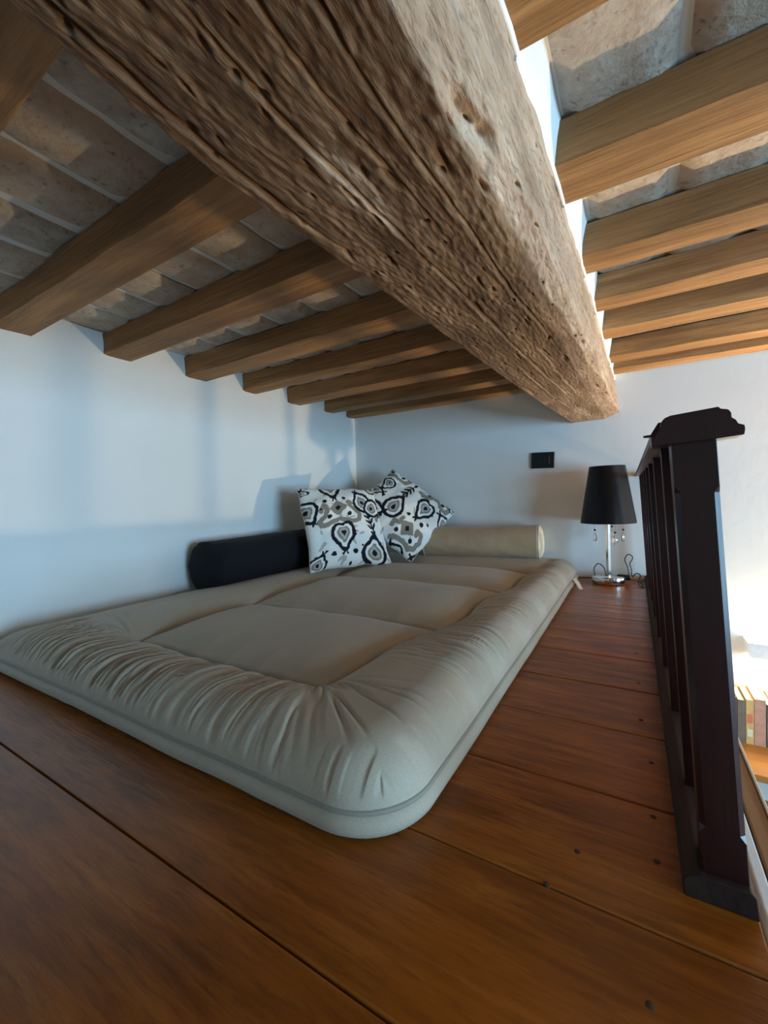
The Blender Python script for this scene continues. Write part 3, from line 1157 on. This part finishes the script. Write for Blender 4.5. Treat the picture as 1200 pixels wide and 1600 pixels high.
    drop(888, 335, 62, 60, 140, ((0, 0.5),), 0.22)
    drop(700, 575, 46, 42, -120, ((0, 0.4),), 0.1)
    drop(715, 40, 40, 26, 20, ((0, 0.3),), 0.0)
    drop(1080, 330, 30, 20, 0, ((0, 0.3),), 0.0)
    drop(1010, 420, 50, 50, -120, ((0, 0.4),), 0.1)
    drop(560, 330, 60, 60, 20, ((0, 0.4),), 0.1)
    drop(850, 620, 50, 50, 200, ((0, 0.4),), 0.1)
    branch(755, 258, 852, 180)
    for c in ((710, 75, 12), (775, 125, 13), (930, 245, 12), (1010, 302, 13), (630, 250, 11), (854, 433, 13), (779, 374, 12), (780, 524, 13), (700, 460, 13), (768, 90, 8), (770, 270, 5), (895, 432, 7), (740, 610, 8)):
        dot(*c)
    return col


def cushion(label, c, u, v, s, quad, seed, thick=0.062):
    """u, v: unit vectors in the cushion plane; quad: flat-print corners TL, TR, BR, BL"""
    c, u, v = Vector(c), Vector(u).normalized(), Vector(v)
    v = (v - u * v.dot(u)).normalized()
    w = u.cross(v)
    n = 190
    a = np.linspace(-1, 1, n)
    A, Bv = np.meshgrid(a, a, indexing='ij')
    # pinched sides: the outline bows inwards between the corners
    ka = 1 - 0.055 * (1 - A ** 2) * np.abs(Bv) ** 2
    kb = 1 - 0.055 * (1 - Bv ** 2) * np.abs(A) ** 2
    X = A * kb * s / 2
    Yv = Bv * ka * s / 2
    h = thick * np.clip((1 - A ** 2) * (1 - Bv ** 2), 0, 1) ** 0.42
    edge = 1 - np.maximum(np.abs(A), np.abs(Bv))
    h = h + fbm(A * 2.2, Bv * 2.2, seed, 3) * 0.008 * smooth(0, 0.35, edge)
    h = h + np.clip(vnoise(A * 7 + Bv * 2, Bv * 3, seed + 2), 0, 1) * 0.004 * smooth(0, 0.1, edge) * (1 - smooth(0.15, 0.5, edge))
    X = X + fbm(Bv * 3, A * 0.5, seed + 7, 2) * 0.006 * np.abs(A)
    Yv = Yv + fbm(A * 3, Bv * 0.5, seed + 8, 2) * 0.006 * np.abs(Bv)
    tl, tr, br, bl = [np.array(q, float) for q in quad]
    tu, tv = (A + 1) / 2, (1 - Bv) / 2
    Q = (tl[None, None] * ((1 - tu) * (1 - tv))[..., None] + tr[None, None] * (tu * (1 - tv))[..., None]
         + br[None, None] * (tu * tv)[..., None] + bl[None, None] * ((1 - tu) * tv)[..., None])
    root_ = empty('throw_pillow', tuple(c - v * (s * 0.45)))
    tag(root_, label, 'pillow', 'printed throw pillows in the corner')
    for nm, sgn in (('front_panel', 1), ('back_panel', -1)):
        P = np.zeros((n, n, 3))
        step = 1 if sgn > 0 else 2
        for d in range(3):
            P[..., d] = c[d] + u[d] * X + v[d] * Yv + w[d] * h * sgn * (1.0 if sgn > 0 else 0.8)
        me = grid_mesh(nm, P)
        if sgn < 0:
            me.flip_normals()
        col = pattern(Q[..., 0], Q[..., 1]) if sgn > 0 else pattern(1200 - Q[..., 0], Q[..., 1])
        ca = me.color_attributes.new('print', 'FLOAT_COLOR', 'POINT')
        buf = np.ones((n * n, 4), np.float32)
        buf[:, :3] = col.reshape(-1, 3)
        ca.data.foreach_set('color', buf.reshape(-1))
        keep(add_obj(nm, me, M['print']), root_)
    ring = [(X[i, 0], Yv[i, 0]) for i in range(0, n, 3)] + [(X[-1, j], Yv[-1, j]) for j in range(0, n, 3)] + \
           [(X[i, -1], Yv[i, -1]) for i in range(n - 1, -1, -3)] + [(X[0, j], Yv[0, j]) for j in range(n - 1, -1, -3)]
    pts = [tuple(c + u * float(p) + v * float(q)) for p, q in ring]
    keep(add_obj('seam', tube_mesh('seam', pts + [pts[0]], 0.0018, 6, False), M['strap']), root_)
    return root_


cushion('square black, grey and white patterned pillow standing beside the black bolster', (-1.222, 1.649, 0.29), (0.468, 0.884, -0.023), (-0.361, 0.215, 0.907), 0.425,
        ((112, 142), (608, 200), (668, 625), (225, 680)), 21)
cushion('black, grey and white patterned pillow stood on its corner, behind the other one', (-1.114, 2.038, 0.3425), (0.711 - 0.401, 0.701 + 0.466, -0.052 + 0.788), (-0.401 - 0.711, 0.466 - 0.701, 0.788 + 0.052), 0.46,
        ((410, 330), (715, 40), (1098, 325), (790, 615)), 25)

# ------------------------------------------------------------------ table lamp
LX, LY = -0.103, 2.135
lamp = empty('table_lamp', (LX, LY, 0))
tag(lamp, 'small chrome table lamp with black tapered shade and hanging crystal drops', 'lamp')


def eye_base():
    n = 40
    V, Fc = [], []
    lev = [(0.0, 0.93), (0.004, 1.0), (0.027, 1.0), (0.032, 0.96), (0.034, 0.88)]
    for z, k in lev:
        for i in range(n):
            t = 2 * math.pi * i / n
            x = math.cos(t)
            yv = math.sin(t) * (1 - 0.25 * abs(math.cos(t)) ** 3)
            V.append((LX - 0.003 + 0.066 * k * x, LY + 0.040 * k * yv, z))
    for l in range(len(lev) - 1):
        for i in range(n):
            Fc.append([l * n + i, l * n + (i + 1) % n, (l + 1) * n + (i + 1) % n, (l + 1) * n + i])
    Fc.append(list(range(n))[::-1])
    Fc.append([(len(lev) - 1) * n + i for i in range(n)])
    return mesh_of('base', V, Fc, True, math.radians(35))


keep(add_obj('base', eye_base(), M['chrome']), lamp)
pole = add_obj('pole', box_mesh('pole', (-0.0072, -0.0072, 0.028), (0.0072, 0.0072, 0.43), 0.0015), M['chrome'], lamp)
pole.rotation_euler = (0, 0, math.radians(38))
r0, r1, z0, z1 = 0.1135, 0.073, 0.279, 0.535
sh = keep(add_obj('shade', lathe_mesh('shade', [(r0, z0), (r1, z1), (r1 - 0.002, z1), (r0 - 0.002, z0), (r0, z0)], 64, loc=(LX, LY, 0)), M['shade']), lamp)
keep(add_obj('shade_ring', lathe_mesh('shade_ring', [(0.008, 0.428), (0.018, 0.428), (0.018, 0.434), (0.008, 0.434), (0.008, 0.428)], 24, loc=(LX, LY, 0)), M['chrome']), lamp)
for k in range(3):
    t = 2 * math.pi * k / 3 + 0.3
    keep(add_obj('shade_spoke', tube_mesh('shade_spoke', [(LX + 0.016 * math.cos(t), LY + 0.016 * math.sin(t), 0.431), (LX + 0.086 * math.cos(t), LY + 0.086 * math.sin(t), 0.431)], 0.0015, 6, False), M['chrome']), lamp)
cr_prof = [(0.0, 0.0), (0.004, 0.002), (0.0082, 0.008), (0.0092, 0.014), (0.0078, 0.021), (0.0045, 0.029), (0.0015, 0.035), (0.0, 0.036)]
cr_me = lathe_mesh('crystal', cr_prof, 8, 1.0, 0.6, angle=5)
cr_me.materials.append(M['crystal'])
bead_me = lathe_mesh('bead', [(0, 0), (0.003, 0.001), (0.0042, 0.004), (0.003, 0.007), (0, 0.008)], 10)
bead_me.materials.append(M['black_plastic'])
for dx, dy, zz in ((-0.053, -0.012, 0.194), (0.029, -0.03, 0.184), (0.060, -0.012, 0.196), (0.013, 0.055, 0.205)):
    c = add_obj('crystal_drop', cr_me)
    keep(c, lamp)
    c.location = (LX + dx, LY + dy, zz)
    c.rotation_euler = (0, 0, dx * 12)
    c.scale = (1.25, 1.25, 1.2)
    bd = add_obj('bead', bead_me)
    bd.parent = c
    bd.location = (0, 0, 0.040)
    wl = add_obj('hanger', tube_mesh('hanger', [(0, 0, 0.035), (0, 0, 0.285 - zz + 0.01)], 0.0004, 5, False), M['black_plastic'])
    wl.parent = c
cord = [(LX - 0.055, LY + 0.02, 0.012), (-0.20, 2.17, 0.006), (-0.235, 2.19, 0.006), (-0.20, 2.20, 0.012), (-0.160, 2.20, 0.045), (-0.140, 2.20, 0.088), (-0.118, 2.20, 0.078), (-0.106, 2.20, 0.04), (-0.09, 2.195, 0.02),
        (-0.06, 2.19, 0.018), (-0.035, 2.19, 0.022)]
cord = [(-0.24, 2.19, 0.006), (-0.20, 2.195, 0.010), (-0.166, 2.20, 0.020), (-0.168, 2.205, 0.055), (-0.150, 2.205, 0.080), (-0.126, 2.205, 0.062), (-0.116, 2.20, 0.030), (-0.085, 2.195, 0.016), (-0.065, 2.19, 0.024), (-0.03, 2.19, 0.026)]
keep(add_obj('cord', tube_mesh('cord', cord, 0.0022, 8), M['black_plastic']), lamp)
keep(add_obj('cord', tube_mesh('cord', [(-0.022, 2.19, 0.026), (-0.03, 2.19, 0.075), (-0.040, 2.19, 0.105), (-0.028, 2.19, 0.130), (-0.010, 2.19, 0.122), (-0.012, 2.19, 0.105), (-0.020, 2.19, 0.090), (-0.014, 2.19, 0.060), (-0.012, 2.19, 0.03),
                                        (0.005, 2.185, 0.046), (0.020, 2.17, 0.040), (0.012, 2.15, 0.012), (0.018, 2.12, 0.004), (0.028, 2.10, 0.003), (0.030, 2.14, 0.006), (0.024, 2.2, 0.004), (0.02, 2.24, 0.004)], 0.0022, 8), M['black_plastic']), lamp)
sw = keep(add_obj('switch', box_mesh('switch', (-0.072, 2.178, 0.012), (-0.018, 2.204, 0.036), 0.005, 3), M['black_plastic']), lamp)

# ------------------------------------------------------------------ wall socket
sock = empty('wall_socket', (-0.402, WALL_B, 0.593))
tag(sock, 'black rectangular wall socket plate above the beige bolster', 'socket')
add_obj('plate', box_mesh('plate', (-0.057, -0.010, -0.041), (0.057, 0.0, 0.041), 0.003), M['black_plastic'], sock)
add_obj('inner_frame', box_mesh('inner_frame', (-0.034, -0.0125, -0.024), (0.034, -0.009, 0.024), 0.0012), M['black_plastic'], sock)
for dx in (-0.0225, 0.0, 0.0225):
    mo = add_obj('socket_module', box_mesh('socket_module', (-0.0105, -0.0145, -0.0215), (0.0105, -0.012, 0.0215), 0.001), M['black_plastic'], sock)
    mo.location = (dx, 0, 0)
    if dx != 0.0:
        for dz in (-0.012, 0, 0.012):
            h = add_obj('pin_hole', lathe_mesh('pin_hole', [(0.0, 0), (0.0026, 0), (0.0026, 0.0006), (0.0, 0.0006)], 12), M['chrome'] if dz == 9 else M['black_plastic'], mo)
            h.rotation_euler = (math.pi / 2, 0, 0)
            h.location = (0, -0.0145, dz)
sock.rotation_euler = (0, math.radians(2.0), 0)

# ------------------------------------------------------------------ railing
rail = empty('railing', (0.07, 1.4, 0))
tag(rail, 'dark mahogany loft railing with flat balusters and a moulded post cap', 'railing')
LEAN = 0.052


def lean(me, x_ref=0.0):
    for vtx in me.vertices:
        vtx.co.x -= LEAN * vtx.co.z
    return me


def post_mesh():
    x0, x1, ya, yb = 0.0575, 0.0945, 0.52, 0.556
    c = 0.0048
    lv = [(0.022, 0.0), (0.068, 0.0), (0.074, c), (0.416, c), (0.423, 0.0), (0.468, 0.0)]
    V, Fc = [], []
    for z, k in lv:
        k = max(k, 0.0006)
        ring = [(x0 + k, ya), (x1 - k, ya), (x1, ya + k), (x1, yb - k), (x1 - k, yb), (x0 + k, yb), (x0, yb - k), (x0, ya + k)]
        V += [(a, b, z) for a, b in ring]
    for l in range(len(lv) - 1):
        for i in range(8):
            Fc.append([l * 8 + i, l * 8 + (i + 1) % 8, (l + 1) * 8 + (i + 1) % 8, (l + 1) * 8 + i])
    Fc.append(list(range(8))[::-1])
    Fc.append([(len(lv) - 1) * 8 + i for i in range(8)])
    return lean(mesh_of('newel_post', V, Fc))


post = keep(add_obj('newel_post', post_mesh(), M['dark']), rail)
cap_poly = [(0.0324, 0.4946), (0.0707, 0.4982), (0.0722, 0.4961), (0.078, 0.4947), (0.0803, 0.4913), (0.0805, 0.4867), (0.0836, 0.4842), (0.0854, 0.4804), (0.0899, 0.4786), (0.0905, 0.4749),
            (0.0898, 0.4696), (0.0686, 0.4676), (0.0162, 0.465), (0.016, 0.4716), (0.0202, 0.4778), (0.0241, 0.4839), (0.0248, 0.4891), (0.0275, 0.4926)]
capo = keep(add_obj('post_cap', prism_mesh('post_cap', cap_poly, 0.512, 0.545, 0.0007), M['dark']), rail)
keep(add_obj('latch_tongue', lathe_mesh('latch_tongue', [(0.0, -0.0012), (0.006, -0.001), (0.0068, 0.0), (0.006, 0.001), (0.0, 0.0012)], 20, 1.0, 0.7, (0.0155, 0.522, 0.4765)), M['black_plastic']), rail)
# handrail: tapers slightly in plan towards the end wall, as measured
hv = []
for yv, xa_, xb_, za in ((0.545, 0.0175, 0.072, 0.474), (2.279, 0.006, 0.062, 0.487)):
    hv += [(xa_, yv, za), (xb_, yv, za), (xb_ + 0.003, yv, za + 0.008), (xb_ - 0.004, yv, za + 0.019), (xa_ + 0.006, yv, za + 0.019), (xa_ - 0.001, yv, za + 0.007)]
hf = [[0, 1, 2, 3, 4, 5][::-1], [6, 7, 8, 9, 10, 11]] + [[i, (i + 1) % 6, (i + 1) % 6 + 6, i + 6] for i in range(6)]
hm = mesh_of('handrail', hv, hf)
keep(add_obj('handrail', hm, M['dark']), rail)
sole_poly = [(0.0390, 0.0), (0.0385, 0.016), (0.041, 0.021), (0.0525, 0.026), (0.093, 0.026), (0.097, 0.022), (0.0995, 0.0)]
keep(add_obj('sole_rail', prism_mesh('sole_rail', sole_poly, 0.512, WALL_B, 0.0012), M['sole']), rail)
for i in range(8):
    yb = 0.665 + 0.2185 * i
    zt = 0.474 + (0.487 - 0.474) * (yb - 0.545) / 1.734
    x_l = 0.0555 - 0.0014 * i
    V = [(x_l, yb, 0.024), (x_l + 0.034, yb, 0.024), (x_l + 0.034, yb + 0.016, 0.024), (x_l, yb + 0.016, 0.024)]
    V += [(x, yy, zt + 0.002) for x, yy, _ in V]
    me = mesh_of('baluster', V, [[3, 2, 1, 0], [4, 5, 6, 7], [0, 1, 5, 4], [1, 2, 6, 5], [2, 3, 7, 6], [3, 0, 4, 7]])
    bm = bmesh.new()
    bm.from_mesh(me)
    bmesh.ops.bevel(bm, geom=bm.edges[:], offset=0.0018, segments=2, profile=0.5, affect='EDGES')
    bm.to_mesh(me)
    bm.free()
    set_smooth(me, math.radians(35))
    keep(add_obj('baluster', lean(me), M['dark']), rail)

# ------------------------------------------------------------------ what shows of the room below, plus an added sconce


def sconce_body():
    poly = [(-0.115, -0.03), (0.115, -0.03)]
    V = [(-0.112, 0, 0.032), (0.112, 0, 0.032), (0.112, -0.095, 0.032), (-0.112, -0.095, 0.032),
         (-0.098, 0, -0.032), (0.098, 0, -0.032), (0.098, -0.082, -0.032), (-0.098, -0.082, -0.032)]
    t = 0.006
    W = [(-0.106, -t, 0.032), (0.106, -t, 0.032), (0.106, -0.089, 0.032), (-0.106, -0.089, 0.032),
         (-0.092, -t, -0.032), (0.092, -t, -0.032), (0.092, -0.076, -0.032), (-0.092, -0.076, -0.032)]
    F_ = []
    for i in range(4):
        j = (i + 1) % 4
        F_ += [[i, j, j + 4, i + 4], [i + 8, i + 12, j + 12, j + 8], [i, i + 8, j + 8, j], [i + 4, j + 4, j + 12, i + 12]]
    me = mesh_of('housing', V + W, F_)
    bm = bmesh.new()
    bm.from_mesh(me)
    bmesh.ops.recalc_face_normals(bm, faces=bm.faces[:])
    bm.to_mesh(me)
    bm.free()
    return me


for sx_, up_w, down_w, lab in ((0.50, 1.4, 1.5, 'white box wall sconce lighting the end wall above the books'),
                               (1.30, 64.0, 8.0, 'added out-of-view wall sconce farther right along the end wall, warming the joists')):  # second sconce is added out of view to warm joists and wall
    sconce = empty('wall_sconce', (sx_, WALL_B, -0.246))
    tag(sconce, lab, 'lamp', 'wall sconces on the end wall')
    add_obj('housing', sconce_body(), M['white_metal'], sconce)
    add_obj('diffuser', box_mesh('diffuser', (-0.085, -0.07, -0.012), (0.085, -0.012, 0.012), 0.004), M['sconce_glow'], sconce)
    for nm, dz, dr, en in (('sconce_uplight', 0.034, (0, -0.25, 1), up_w), ('sconce_downlight', -0.034, (0, -0.25, -1), down_w)):
        L = area_light(nm, (sx_, WALL_B - 0.055, -0.246 + dz), dr, 0.18, 0.05, en, (1.0, 0.78, 0.47))
        keep(L, sconce)

desk = empty('desk', (0.95, 2.08, ROOM_FLOOR))
tag(desk, 'honey-coloured wooden desk below the wall sconce, books on it', 'desk')
keep(add_obj('top', box_mesh('top', (0.16, 1.90, -0.625), (1.75, WALL_B - 0.002, -0.60), 0.004), M['desk']), desk)
for xx in (0.20, 1.66):
    for yy in (1.93, 2.22):
        keep(add_obj('leg', box_mesh('leg', (xx, yy, ROOM_FLOOR), (xx + 0.05, yy + 0.04, -0.625), 0.004), M['desk']), desk)
bk = random.Random(8)
bx_ = 0.30
cols = [(S(150, 128, 96), 'tan'), (S(96, 78, 62), 'brown'), (S(120, 108, 92), 'grey-brown'), (S(214, 176, 112), 'yellow'), (S(196, 148, 124), 'salmon'), (S(86, 78, 70), 'charcoal'),
        (S(170, 150, 120), 'sand'), (S(110, 60, 50), 'red-brown'), (S(90, 100, 96), 'green-grey'), (S(190, 180, 160), 'cream'), (S(70, 70, 84), 'slate'), (S(150, 110, 70), 'ochre')]
pos_word = ['leftmost', 'second', 'third', 'fourth', 'fifth', 'sixth', 'seventh', 'eighth', 'ninth', 'tenth', 'eleventh', 'rightmost']
for i, (cl, nm) in enumerate(cols):
    w = (0.024, 0.018, 0.024, 0.024, 0.034, 0.02)[i % 6]
    h = (0.172, 0.178, 0.172, 0.178, 0.185, 0.170)[i % 6]
    b = empty('book', (bx_, 2.12, -0.60))
    tag(b, '%s-spined book, %s from the left in the row on the desk' % (nm, pos_word[i]) if i not in (0, 11) else '%s-spined book, %s in the row on the desk' % (nm, pos_word[i]), 'book', 'books standing on the desk')
    cm = plain('book_cover', cl, 0.6, 0, 0.1)
    bm = bmesh.new()
    for lo, hi in (((0, 0, 0), (w, 0.003, h)), ((0, 0.003, 0), (0.002, 0.14, h)), ((w - 0.002, 0.003, 0), (w, 0.14, h))):
        r = bmesh.ops.create_cube(bm, size=1.0)
        for v in r['verts']:
            for d in range(3):
                v.co[d] = lo[d] + (v.co[d] + 0.5) * (hi[d] - lo[d])
    me = bpy.data.meshes.new('cover')
    bm.to_mesh(me)
    bm.free()
    add_obj('cover', me, cm, b)
    add_obj('pages', box_mesh('pages', (0.002, 0.0035, 0.003), (w - 0.002, 0.137, h - 0.003)), M['paper'], b)
    if i in (3, 5):
        add_obj('spine_label', box_mesh('spine_label', (0.004, -0.0006, 0.03), (w - 0.004, 0.0004, 0.10 if i == 5 else 0.06)), M['paper'], b)
    if i == 3:
        add_obj('spine_label', box_mesh('spine_label', (0.003, -0.0006, 0.085), (w - 0.003, 0.0004, 0.12)), plain('coral_label', S(214, 120, 90), 0.6), b)
    bx_ += w + 0.0015

chair = empty('desk_chair', (0.47, 1.50, ROOM_FLOOR))
tag(chair, 'dark wooden chair with curved back rail in front of the desk', 'chair')
arc = []
for k in range(13):
    t = math.radians(200 + 140 * k / 12)
    arc.append((0.21 * math.cos(t), -0.02 + 0.16 * math.sin(t) * 0.6 + 0.05, 0.927 + 0.0 * k))
V, Fc = [], []
for i, (x, yv, z) in enumerate(arc):
    zz = z - 0.02 * abs(i - 6) / 6
    for dz, off in ((-0.06, 0), (0.0, 0), (0.0, 0.022), (-0.06, 0.022)):
        V.append((x, yv + off, zz + dz))
for i in range(12):
    for k in range(4):
        Fc.append([i * 4 + k, i * 4 + (k + 1) % 4, (i + 1) * 4 + (k + 1) % 4, (i + 1) * 4 + k])
Fc += [[3, 2, 1, 0], [48, 49, 50, 51]]
add_obj('back_rail', mesh_of('back_rail', V, Fc), M['dark'], chair)
add_obj('seat', box_mesh('seat', (-0.21, -0.03, 0.43), (0.21, 0.36, 0.46), 0.012), M['dark'], chair)
for sx in (-0.19, 0.155):
    add_obj('leg', box_mesh('leg', (sx, -0.03, 0.0), (sx + 0.035, 0.005, 0.89), 0.004), M['dark'], chair)
    add_obj('leg', box_mesh('leg', (sx, 0.31, 0.0), (sx + 0.035, 0.345, 0.43), 0.004), M['dark'], chair)
